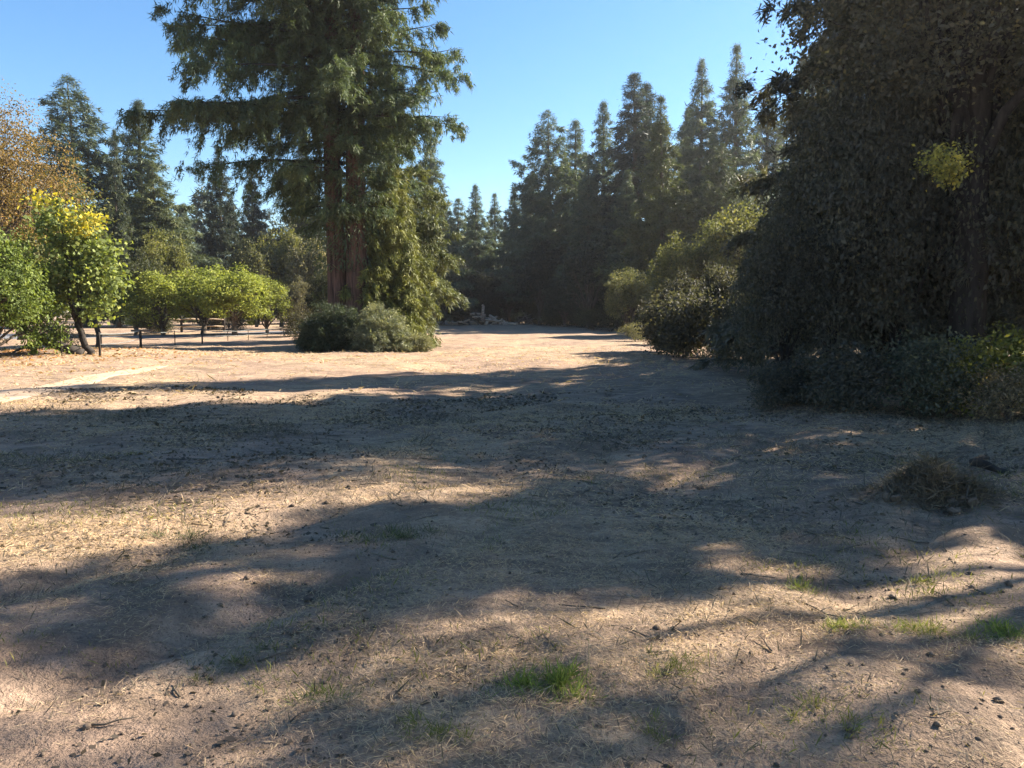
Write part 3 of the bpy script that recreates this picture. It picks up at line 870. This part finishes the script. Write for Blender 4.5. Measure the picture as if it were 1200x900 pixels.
# ------------------------------------------------------------------ dark near trees on the right
def near_right():
    # tall wide conical tree whose edge climbs to the top of the frame
    def prof(u, az): return (3.9 * np.clip(1 - u, 0, 1) ** .95 + .2) * np.clip(.85 + u, 0, 1)
    V, F, tone, info = conifer_crown(401, 17.5, prof, .5, 210, 14, .22, .11, k=9, up=.2, droop=.4, hang=.6, side=.36, jitter=.14, nsec=5.5, thin_above=11)
    a = Acc(); a.add((V, F), tone)
    me = a.mesh("dark_crown", M_NEEDLE); wd = conifer_wood(401, 17.5, .33, info, .6, 12).mesh("dark_trunk", M_DARKBARK, True)
    G = "dark near trees on the right"
    for lab, X, Y, k, rz in [("tall dark near conifer whose sloping edge climbs to the top of the picture", 8.9, 18.6, 1.0, 0),
                             ("dark near conifer at the right edge, behind the thick trunk", 13.4, 19.5, 1.1, 2.2),
                             ("dark conifer filling the gap behind the two near dark conifers", 12.0, 25.5, 1.05, 4.0)]:
        put("dark_conifer", lab, "tree", (X, Y, float(gz(X, Y))), [("trunk", wd, None), ("crown", me, (0.116, 0.107, 0.081))], rz, (k, k, k), G)
    # thick-trunked broadleaf tree
    lob = lobes_for(np.random.default_rng(402), 12.5, 2.6, 2.9, 18)
    m = tree_mesh(402, 12.5, 2.6, 2.9, 18, 2600, 34, .10, .31, 6.5, wid=.3, sig=.15, bark=M_DARKBARK, lobes=lob)
    p = on_ground(1130, 15.3)
    t = broad("thick_trunked_tree", "dark broad tree with a thick straight trunk near the right edge", 0, 0, m, (0.116, 0.107, 0.080), rz=.4, loc=p, group=G)
    q = at(1108, 190, 11.4) - p  # bough stands in for sunlit leaves beyond; its brightness is leaf colour
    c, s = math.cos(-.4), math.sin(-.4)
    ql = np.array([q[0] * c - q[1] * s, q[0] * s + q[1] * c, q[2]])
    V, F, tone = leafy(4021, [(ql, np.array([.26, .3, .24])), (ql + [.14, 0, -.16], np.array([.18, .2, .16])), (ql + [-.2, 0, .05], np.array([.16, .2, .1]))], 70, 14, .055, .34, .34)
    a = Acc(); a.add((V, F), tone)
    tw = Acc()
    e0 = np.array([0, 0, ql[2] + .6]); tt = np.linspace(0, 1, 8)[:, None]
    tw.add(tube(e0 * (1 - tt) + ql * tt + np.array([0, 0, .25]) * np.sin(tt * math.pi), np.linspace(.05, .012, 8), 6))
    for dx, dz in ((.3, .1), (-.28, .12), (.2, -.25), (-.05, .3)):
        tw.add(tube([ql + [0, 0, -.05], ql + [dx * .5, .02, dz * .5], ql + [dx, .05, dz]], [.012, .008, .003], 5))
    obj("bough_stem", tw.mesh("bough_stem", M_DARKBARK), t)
    tag(obj("yellow_bough", a.mesh("yellow_bough", M_LEAF), t, color=(.26, .24, .07)), "leafy bough in the dark crown, sunlight put into its yellow-green leaf colour")
    # bushy lower trees along the edge
    m2 = tree_mesh(403, 5.4, .3, 2.0, 13, 1200, 28, .10, .12, .9, wid=.27, sig=.19, bark=M_DARKBARK, ground=.05)
    for lab, X, Y, k, rz, col in [("dark bushy tree at the left end of the near trees, beside the sunlit meadow", 5.15, 14.6, .55, 0, (0.096, 0.090, 0.072)),
                             ("dark bushy tree right of the leftmost near bushy tree", 6.3, 15.4, .85, 1.9, (0.099, 0.093, 0.072)),
                             ("dark bushy tree in front of the tall dark near conifer", 7.8, 15.8, .95, 3.3, (0.099, 0.093, 0.072)),
                             ("dark bushy tree under the right side of the thick-trunked tree", 10.4, 15.4, .9, 4.6, (0.109, 0.104, 0.072)),
                             ("dark bushy tree behind the yellow-green shrub at the right edge", 12.2, 16.0, 1.0, 5.5, (.085, .085, .05))]:
        put("dark_bushy_tree", lab, "tree", (X, Y, float(gz(X, Y))), [("trunk", m2[1], None), ("crown", m2[0], col)], rz, (k * .82, k * .82, k * random.Random(int(X * 10)).uniform(1.15, 1.6)), G)
    for nm, lab, px, Y, me_, col, k in [
            ("grey_shrub", "grey-green thin-twigged shrub in front of the thick trunk", 1062, 12.6, B2, (.10, .105, .075), .95),
            ("yellow_green_shrub", "yellow-green leafy shrub at the right edge under the thick-trunked tree", 1170, 12.6, B1, (.21, .20, .05), .95),
            ("dry_shrub", "tan dry brush at the right edge in front of the yellow-green shrub", 1188, 11.4, B2, (.26, .19, .115), .62),
            ("low_dark_shrub", "low dark shrub at the foot of the near trees, left of the grey shrub", 985, 12.8, B1, (0.090, 0.084, 0.067), .75),
            ("low_dark_shrub", "low dark shrub at the foot of the leftmost near bushy tree", 905, 13.1, B1, (0.087, 0.081, 0.067), .55),
            ("low_dark_shrub", "low dark shrub between the grey shrub and the dry brush", 1115, 12.2, B2, (.08, .075, .05), .6)]:
        broad(nm, lab, px, Y, me_, col, rz=px * .21, k=(k, k, k), cat="shrub", group="shrubs at the foot of the dark near trees")
    return me, wd, m


DARKC, DARKW, NEARB = near_right()

# trees standing out of the frame on the right; their broken crowns dapple the foreground
SP2 = tree_mesh(411, 9.0, 2.4, 2.9, 14, 300, 46, .11, .2, 3.2, sig=.17, bark=M_DARKBARK)
SP = tree_mesh(410, 10.5, 6.4, 1.7, 8, 62, 40, .12, .13, 5.6, sig=.24, bark=M_DARKBARK)
put("sparse_tree", "sparse tree out of frame at right, throwing dappled shade on the near straw", "tree", (13.2, 9.2, float(gz(13.2, 9.2))),
    [("trunk", SP[1], None), ("crown", SP[0], (.05, .055, .03))], .3, (1.1, 1.1, 1.1), "trees beside the near meadow")
put("dark_conifer", "slim dark conifer out of frame at right, its pointed shadow crossing the foreground", "tree", (12.0, 11.1, float(gz(12.0, 11.1))),
    [("trunk", DARKW, None), ("crown", DARKC, (.070, .066, .050))], 1.3, (.76, .76, .74), "trees beside the near meadow")
put("broad_tree", "low broad tree out of frame at right, shading the ground round the small mound", "tree", (12.4, 13.7, float(gz(12.4, 13.7))),
    [("trunk", SP2[1], None), ("crown", SP2[0], (.070, .066, .050))], 2.1, (1, 1, 1), "trees beside the near meadow")

# ------------------------------------------------------------------ low wire fence on the left
def build_fence():
    spots = [(72, 416), (117, 416), (165, 408), (205, 404.5), (237, 403), (267, 400), (291, 398.5), (313, 396.5), (346, 392)]
    P = [gpt(*s) for s in spots]
    root = empty("low_fence", P[0]); tag(root, "low fence of thin posts and wire left of the redwood", "fence")
    hs = [.6, .78, .74, .68, .74, .62, .64, .62, .66]
    rs = [.025, .035, .05, .022, .04, .02, .02, .02, .022]
    for p, h, r_ in zip(P, hs, rs):
        q = p - P[0]
        obj("post", (lambda A: (A.add(tube([[0, 0, -.2], [.01, 0, h * .5], [0, .01, h]], [r_, r_ * .95, r_ * .9], 6, np.random.default_rng(2), .08)), A.mesh("post", M_DARKBARK))[1])(Acc()), root, loc=tuple(q))
    a = Acc(); q = P[2] - P[0]
    a.add(tube([[-.36, 0, .70], [.45, 0, .72]], [.04, .04], 6))
    obj("top_rail", a.mesh("top_rail", M_WOOD), root, loc=tuple(q), color=(.6, .55, .5))
    for f in (.93, .5):
        for i in range(1, len(P) - 1):
            A0, A1 = P[i] - P[0], P[i + 1] - P[0]
            A0 = A0 + [0, 0, hs[i] * f]; A1 = A1 + [0, 0, hs[i + 1] * f]
            t = np.linspace(0, 1, 6)[:, None]
            w_ = A0 * (1 - t) + A1 * t; w_[:, 2] -= .05 * np.sin(np.linspace(0, math.pi, 6))
            a = Acc(); a.add(tube(w_, np.full(6, .012 if f < .9 else .016), 4))
            obj("wire", a.mesh("wire", M_METAL), root)


build_fence()


def build_rail_fence():
    p0, p1 = on_ground(186, 60), on_ground(262, 62)
    root = empty("rail_fence", p0); tag(root, "weathered wooden rail fence under the yellow-green trees", "fence")
    d = p1 - p0
    for i in range(4):
        q = d * i / 3
        a = Acc(); a.add(tube([[0, 0, -.2], [0, 0, .6], [.01, 0, 1.25]], [.10, .10, .095], 8, np.random.default_rng(i), .06))
        obj("post", a.mesh("post", M_DARKBARK), root, loc=tuple(q))
        if i < 3:
            for z in (.45, 1.0):
                a = Acc(); a.add(tube([[0, -.1, z], d / 6 + [0, -.1, z + .03], d / 3 + [0, -.1, z - .02]], [.06, .065, .055], 6, np.random.default_rng(i + 9), .1))
                obj("rail", a.mesh("rail", M_WOOD), root, loc=tuple(q), color=(1.3, 1.15, .95))


build_rail_fence()

# ------------------------------------------------------------------ log pile, rubble, brush at the far end
def log_mesh(seed, L, r_, bend=.06, n=8):
    g = np.random.default_rng(seed)
    t = np.linspace(-.5, .5, 5)
    p = np.stack([t * L, bend * L * np.sin(t * 3 + g.random() * 3) * .4, bend * L * .3 * np.cos(t * 4)], 1)
    a = Acc(); a.add(tube(p, r_ * np.array([1, 1.02, .97, .92, .86]), n, g, .07))
    return a.mesh("log", M_WOOD)


def build_far_piles():
    g = np.random.default_rng(8)
    c = gpt(567, 381.2)
    c = on_ground(567, min(c[1], 92))
    root = empty("log_pile", c); tag(root, "heap of dark and pale logs with an upright stump at the far end", "log pile")
    logs = [log_mesh(i, 1.7, .15 - .02 * (i % 3)) for i in range(4)]
    for i in range(44):
        x = g.normal(.15, 1.45); h = max(.12, 1.25 - abs(x) * .4) * g.uniform(.1, 1)
        colr = (.42, .36, .32) if (x < .5 and g.random() < .5) else (2.3, 2.0, 1.75)
        obj("log", logs[i % 4], root, loc=(x, g.normal(0, .5), h), rot=(g.normal(0, .2), g.normal(0, .35), g.uniform(-1.5, 1.5) + .2), color=colr, scale=(g.uniform(.6, 1.1),) * 3)
    a = Acc(); a.add(tube([[0, 0, 0], [-.02, 0, .9], [.04, 0, 1.7], [-.06, 0, 1.85]], [.24, .17, .16, .12], 9, g, .1))
    obj("upright_stump", a.mesh("upright_stump", M_WOOD), root, loc=(-.1, -.2, .35), color=(2.6, 2.1, 1.85))
    obj("log", logs[1], root, loc=(-.95, -.2, 1.18), rot=(0, -.05, .1), color=(2.4, 2.05, 1.8), scale=(.7, .9, .9))
    # long pale plank
    a = Acc(); a.add(tube([[-.9, 0, .12], [0, 0, .13], [.9, 0, .12]], [.10, .10, .10], 4))
    p = on_ground(598, 92); pl = obj("timber", a.mesh("timber", M_WOOD), loc=tuple(p), color=(2.3, 2.15, 2.0))
    tag(pl, "pale squared timber lying between log pile and brush heap", "timber")
    # rubble to the left
    p = on_ground(521, 92); root = empty("rubble_pile", p); tag(root, "low heap of pale grey rubble left of the log pile", "rubble")
    for i in range(16):
        st = stone_mesh(i % 4)
        x = g.normal(0, .75); s = g.uniform(.16, .42)
        obj("rubble_block", st, root, loc=(x, g.normal(0, .35), s * .35 + max(0, .3 - abs(x) * .25) * g.random()), rot=tuple(g.uniform(0, 3, 3)), scale=(s * 1.4, s, s * .7),
            color=(1.0, 1.0, 1.03) if g.random() < .7 else (.5, .5, .55))
    # brush heap to the right
    p = on_ground(616, 90); root = empty("brush_heap", p); tag(root, "grey-blue heap of cut branches right of the log pile", "brush heap")
    tw = [log_mesh(20 + i, 1.6, .04, .2, 5) for i in range(3)]
    for i in range(46):
        x = g.normal(0, .42)
        obj("branch", tw[i % 3], root, loc=(x, g.normal(0, .35), .15 + g.random() * max(.1, 1.05 - abs(x) * 1.1)), rot=(g.uniform(-.6, .6), g.uniform(-1.1, 1.1), g.uniform(0, 3)),
            color=(1.2, 1.25, 1.35) if g.random() < .5 else (.5, .5, .55), scale=(g.uniform(.6, 1),) * 3)


_ST = {}


def stone_mesh(i):
    if i not in _ST:
        import bmesh
        bm = bmesh.new(); bmesh.ops.create_icosphere(bm, subdivisions=1, radius=1)
        g = random.Random(i)
        for v in bm.verts: v.co *= g.uniform(.65, 1.15)
        me = bpy.data.meshes.new("stone"); bm.to_mesh(me); bm.free(); me.materials.append(M_STONE); _ST[i] = me
    return _ST[i]


build_far_piles()

# ------------------------------------------------------------------ near ground: brush mound, branch, tufts, straw, clods
def in_view(n, g, y0, y1, half=.74):
    """points spread evenly over the wedge of meadow in front of the camera"""
    y = np.sqrt(g.random(n) * (y1 ** 2 - y0 ** 2) + y0 ** 2)
    x = (g.random(n) * 2 - 1) * (half * y + .4)
    return x, y


def blades(x, y, L, W, elev, g, z=None, az=None):
    n = len(x)
    az = g.random(n) * TAU if az is None else az
    P = np.stack([x, y, (gz(x, y) if z is None else z) + .004], 1)
    D = np.stack([np.cos(az) * np.cos(elev), np.sin(az) * np.cos(elev), np.sin(elev)], 1)
    Nn = np.array([0, 0, 1.0]) + g.normal(0, .5, (n, 3))
    return rhombi(P, D, Nn, L, W)


def build_straw():
    g = np.random.default_rng(60)
    a = Acc()
    for n, y0, y1, l0, w0 in ((125000, 1.9, 6.0, .036, .0014), (90000, 6.0, 14.0, .055, .0027), (24000, 14, 36, .13, .008)):
        x, y = in_view(n, g, y0, y1)
        dens = fbm(x / 1.4 + 40, y / 1.4 + 11, 3) + .5 * fbm(x / .35, y / .35 + 5, 2)
        k = dens + g.normal(0, .2, n) > -.10
        x, y = x[k], y[k]; m = len(x)
        L = l0 * g.lognormal(0, .45, m).clip(.3, 3)
        el = np.abs(g.normal(.15, .3, m)).clip(0, 1.3)
        VF = blades(x, y, L, w0 * g.uniform(.6, 1.4, m), el, g)
        VF[0][:, 2] += np.repeat(g.random(m) * .012, 4)
        a.add(VF, np.clip(.5 + .5 * (dens[k]) + g.normal(0, .22, m), 0, 1))
    tag(obj("dry_straw", a.mesh("dry_straw", M_STRAW), color=(.48, .34, .21)), "dry straw scattered over the meadow", "straw", kind="stuff")
    # darker dead weeds in the shaded middle ground
    a = Acc()
    x, y = in_view(60000, g, 2.2, 13)
    dens = fbm(x / 1.1 + 3, y / 1.1 + 71, 3)
    k = dens + g.normal(0, .06, len(x)) > .12
    x, y = x[k], y[k]; m = len(x)
    L = (.034 + .004 * y) * g.lognormal(0, .4, m).clip(.4, 2.6)
    a.add(blades(x, y, L, L * .035, g.normal(.55, .35, m).clip(.02, 1.45), g), np.clip(.45 + g.normal(0, .2, m), 0, 1))
    tag(obj("dead_weeds", a.mesh("dead_weeds", M_STRAW), color=(.145, .115, .08)), "grey-brown dead weeds in patches on the meadow", "weeds", kind="stuff")
    # short olive stubble, very thin
    a = Acc()
    x, y = in_view(40000, g, 2.2, 9)
    dens = fbm(x / .9 + 23, y / .9 + 31, 3)
    k = dens + g.normal(0, .05, len(x)) > .25
    x, y = x[k], y[k]; m = len(x)
    L = .034 * g.lognormal(0, .4, m).clip(.4, 2.2)
    a.add(blades(x, y, L, L * .05, g.normal(.9, .3, m).clip(.1, 1.45), g), np.clip(.45 + g.normal(0, .2, m), 0, 1))
    tag(obj("green_stubble", a.mesh("green_stubble", M_LEAF), color=(.19, .18, .06)), "thin olive-green stubble in patches on the meadow", "grass", kind="stuff")


def build_clods():
    g = np.random.default_rng(61)
    # crumbs of soil: squashed irregular octahedra
    n = 22000
    x, y = in_view(n, g, 1.9, 15)
    dens = fbm(x / 1.2 + 7, y / 1.2 + 2, 3)
    k = dens + g.normal(0, .15, n) > .05
    x, y = x[k], y[k]; m = len(x)
    s = .0048 * g.lognormal(0, .6, m).clip(.4, 4.5) * (1 + y * .06)
    base = np.array([[1, 0, 0], [0, 1, 0], [-1, 0, 0], [0, -1, 0], [0, 0, .8], [0, 0, -.6]], float)
    V = base[None] * (1 + g.normal(0, .25, (m, 6, 1)))
    an = g.random(m) * TAU; c, s_ = np.cos(an)[:, None], np.sin(an)[:, None]
    V = np.stack([V[..., 0] * c - V[..., 1] * s_, V[..., 0] * s_ + V[..., 1] * c, V[..., 2]], -1) * s[:, None, None]
    V[..., 0] += x[:, None]; V[..., 1] += y[:, None]; V[..., 2] += (gz(x, y) + s * .25)[:, None]
    f = np.array([[0, 1, 4], [1, 2, 4], [2, 3, 4], [3, 0, 4], [1, 0, 5], [2, 1, 5], [3, 2, 5], [0, 3, 5]])
    F = (np.arange(m)[:, None, None] * 6 + f[None]).reshape(-1, 3)
    tag(obj("soil_crumbs", mesh_np("soil_crumbs", V.reshape(-1, 3), F, M_CLOD)), "dark crumbs of soil and mulch on the meadow", "soil crumbs", kind="stuff")
    # twigs
    a = Acc()
    x, y = in_view(420, g, 2.2, 13)
    for i in range(420):
        L = g.uniform(.05, .22) * (1 + y[i] * .04); an = g.random() * TAU
        t = np.linspace(0, 1, 4)
        p = np.stack([x[i] + np.cos(an) * L * t + g.normal(0, .006, 4), y[i] + np.sin(an) * L * t + g.normal(0, .006, 4), np.zeros(4)], 1)
        p[:, 2] = gz(p[:, 0], p[:, 1]) + .006 + .02 * g.random() * t
        a.add(tube(p, np.linspace(.004, .0018, 4) * (1 + y[i] * .12), 4), g.random())
    tag(obj("twigs", a.mesh("twigs", M_STRAW), color=(.17, .13, .095)), "small dry twigs scattered over the meadow", "twigs", kind="stuff")
    # dark leaf litter lying in drifts
    n = 60000
    x, y = in_view(n, g, 2.0, 16)
    dens = fbm(x / 1.5 + 61, y / 1.1 + 19, 4)
    k = dens + g.normal(0, .07, n) > .12
    x, y = x[k], y[k]; m = len(x)
    L = (.016 + .0022 * y) * g.lognormal(0, .4, m).clip(.5, 2.2)
    VL, FL = blades(x, y, L, L * .33, g.normal(.12, .3, m), g)
    tag(obj("leaf_litter", mesh_np("leaf_litter", VL, FL, M_STRAW, np.clip(.4 + g.normal(0, .25, m), 0, 1)), color=(.12, .088, .062)),
        "dark leaf litter in drifts on the near meadow", "leaf litter", kind="stuff")
    # fallen leaves under the left trees
    n = 5200
    gx = g.normal(-17.5, 3.2, n); gy_ = g.normal(25.5, 3.4, n)
    az = g.random(n) * TAU
    L = .10 * g.uniform(.6, 1.3, n)
    V, F = blades(gx, gy_, L, L * .4, g.normal(.1, .2, n), g)
    tag(obj("fallen_leaves", mesh_np("fallen_leaves", V, F, M_LEAF, np.clip(.5 + g.normal(0, .25, n), 0, 1)), color=(.33, .17, .08)),
        "reddish fallen leaves under the trees at the left edge", "fallen leaves", kind="stuff")


build_straw()
build_clods()


def build_brush_mound():
    g = np.random.default_rng(70)
    c = gpt(1096, 592)
    root = empty("brush_mound", c); tag(root, "small mound of uprooted dry weeds and soil at right in the shade", "brush mound")
    a = Acc()
    n = 4200
    x = g.normal(0, .27, n); y = g.normal(0, .17, n)
    z = gz(x + c[0], y + c[1]) - c[2] + g.random(n) * .19 * np.exp(-(x / .3) ** 2 - (y / .2) ** 2)
    L = .11 * g.lognormal(0, .4, n)
    V, F = blades(x, y, L, .0042 * g.uniform(.6, 1.4, n), g.normal(.35, .45, n), g, z=z)
    a.add((V, F), np.clip(.4 + g.normal(0, .25, n), 0, 1))
    for i in range(46):
        L = g.uniform(.15, .4); an = g.random() * TAU; el = g.normal(.15, .3)
        s = np.array([g.normal(0, .2), g.normal(0, .12), 0]); s[2] = float(gz(s[0] + c[0], s[1] + c[1])) - c[2] + g.random() * .1
        d = np.array([math.cos(an) * math.cos(el), math.sin(an) * math.cos(el), math.sin(el)])
        t = np.linspace(0, 1, 4)[:, None]
        a.add(tube(s + d * L * t + np.vstack([np.zeros(3), g.normal(0, .02, (3, 3))]), np.linspace(.006, .002, 4), 4), .2)
    obj("dead_stalks", a.mesh("dead_stalks", M_STRAW), root, color=(.17, .13, .09))
    lump = bpy.data.meshes.new("soil_lump"); import bmesh
    bm = bmesh.new(); bmesh.ops.create_icosphere(bm, subdivisions=2, radius=1)
    for v in bm.verts:
        v.co *= 1 + .7 * float(fbm(np.array([v.co.x * 2 + 9]), np.array([v.co.y * 2 + v.co.z * 2]), 4)[0])
    bm.to_mesh(lump); bm.free(); lump.materials.append(M_CLOD)
    for k_ in range(26):
        x_, y_ = g.normal(0, .22), g.normal(0, .13); r_ = g.uniform(.018, .055)
        obj("soil_lump", lump, root, loc=(x_, y_, float(gz(c[0] + x_, c[1] + y_)) - c[2] + r_ * .5), rot=tuple(g.uniform(0, 3, 3)), scale=(r_ * 1.2, r_, r_ * .8))
    # dark forked branch behind it
    p = gpt(1162, 556)
    a = Acc()
    a.add(tube([[-.16, .12, .10], [-.12, .08, .12], [-.03, .03, .09], [.06, -.02, .05], [.16, -.08, .03]], [.030, .05, .04, .028, .018], 8, g, .12))
    a.add(tube([[-.12, .08, .12], [-.04, .12, .16], [.05, .13, .15]], [.04, .028, .012], 7, g, .12))
    a.add(tube([[.0, .02, .08], [.05, -.06, .04], [.07, -.12, .01]], [.02, .016, .008], 6, g, .1))
    tag(obj("dark_branch", a.mesh("dark_branch", M_DARKBARK, True), loc=tuple(p)), "dark forked broken branch on the ground behind the small mound", "branch")
    # upright stalk
    p = gpt(690, 805)
    a = Acc()
    a.add(tube([[0, 0, -.02], [.002, 0, .08], [-.002, .003, .15], [0, .004, .205]], [.0022, .002, .0017, .0012], 5), .8)
    for z in (.08, .12, .15, .17, .19, .2):
        V, F = rhombi(np.array([[0, .003, z]]), np.array([[g.normal(), g.normal(), 1.2]]), np.array([[g.normal(), 1, 0]]), [.022], [.003])
        a.add((V, F), .7)
    tag(obj("dry_stalk", a.mesh("dry_stalk", M_STRAW), loc=tuple(p), color=(.40, .31, .19)), "thin upright dry weed stalk behind the bright green tuft", "weed stalk")


build_brush_mound()

G6 = "green grass tufts in the near meadow"
for i, (px, py, wx, n, L, colr, lab) in enumerate([
        (655, 805, .13, 700, .085, (.20, .23, .055), "biggest bright green grass tuft, beside the upright dry stalk"),
        (372, 815, .09, 200, .06, (.13, .15, .045), "thin green tuft left of the picture's middle, lower part"),
        (515, 862, .08, 220, .055, (.20, .20, .05), "yellow-green tuft near the bottom edge, left of the biggest tuft"),
        (988, 738, .07, 240, .065, (.21, .22, .065), "small bright green tuft between the long shade patches at right"),
        (1083, 743, .12, 360, .07, (.21, .215, .065), "green tuft right of the small bright tuft, in sun"),
        (1180, 745, .15, 460, .08, (.21, .235, .06), "bright green tuft at the right edge of the picture"),
        (790, 785, .13, 260, .06, (.17, .17, .055), "dull green tuft right of the upright dry stalk, at the shade's edge"),
        (955, 828, .15, 320, .055, (.22, .21, .06), "pale yellow-green tuft low at right, on sunlit straw"),
        (935, 690, .08, 180, .07, (.13, .15, .05), "faint green tuft below the shaded band, right of centre"),
        (1075, 685, .12, 200, .07, (.16, .16, .06), "faint yellowish tuft below the brush mound"),
        (470, 632, .22, 420, .08, (.085, .095, .045), "dark green tuft in the shaded band left of centre"),
        (225, 632, .18, 300, .08, (.09, .10, .05), "dark weedy tuft at the sunlit strip's lower edge, left"),
        (275, 778, .13, 260, .055, (.13, .13, .05), "olive tuft in sunlit straw at lower left"),
        (762, 862, .05, 120, .05, (.18, .19, .05), "tiny green tuft near the bottom edge, right of the biggest tuft")]):
    g = np.random.default_rng(900 + i)
    c = gpt(px, py)
    n = int(n * 1.5); r_ = np.abs(g.normal(0, 1, n)) ** 1.3 * wx * .95; an = g.random(n) * TAU
    sub = g.normal(0, 1, (6, 2)) * wx * np.array([1.0, .65]); sub[0] = 0
    si = g.choice(6, n, p=[.4, .18, .14, .12, .09, .07])
    r_ = r_ * np.where(si == 0, 1, .6)
    x = r_ * np.cos(an) * 1.25 + sub[si, 0]; y = r_ * np.sin(an) + sub[si, 1]
    z = gz(x + c[0], y + c[1]) - c[2]
    LL = .72 * L * g.lognormal(0, .35, n).clip(.4, 1.9) * np.clip(1.15 - r_ / (wx * 2.2), .4, 1.2)
    V, F = blades(x, y, LL, LL * .02 + .0006, g.normal(.75, .35, n).clip(.05, 1.5), g, z=z)
    tag(obj("grass_tuft", mesh_np("grass_tuft", V, F, M_LEAF, np.clip(.5 + g.normal(0, .2, n), 0, 1)), loc=tuple(c), color=colr), lab, "grass tuft", G6)

# ------------------------------------------------------------------ thin haze over the clearing, tuned to stand in for lens veil too
def build_haze():
    x0, x1, y0, y1, z0, z1 = -400, 400, -60, 420, -6, 36
    V = np.array([[x, y, z] for z in (z0, z1) for y in (y0, y1) for x in (x0, x1)], float)
    F = np.array([[0, 2, 3, 1], [4, 5, 7, 6], [0, 1, 5, 4], [2, 6, 7, 3], [0, 4, 6, 2], [1, 3, 7, 5]])
    m, t, out = new_mat("haze_air")
    v = N(t, "ShaderNodeVolumePrincipled")
    v.inputs["Color"].default_value = (1, .96, .93, 1); v.inputs["Density"].default_value = .00045; v.inputs["Anisotropy"].default_value = .72
    t.links.new(v.outputs[0], out.inputs["Volume"])
    tag(obj("haze", mesh_np("haze", V, F, m)), "thin pale haze in the clearing, also standing in for lens veil at right", kind="stuff")


build_haze()
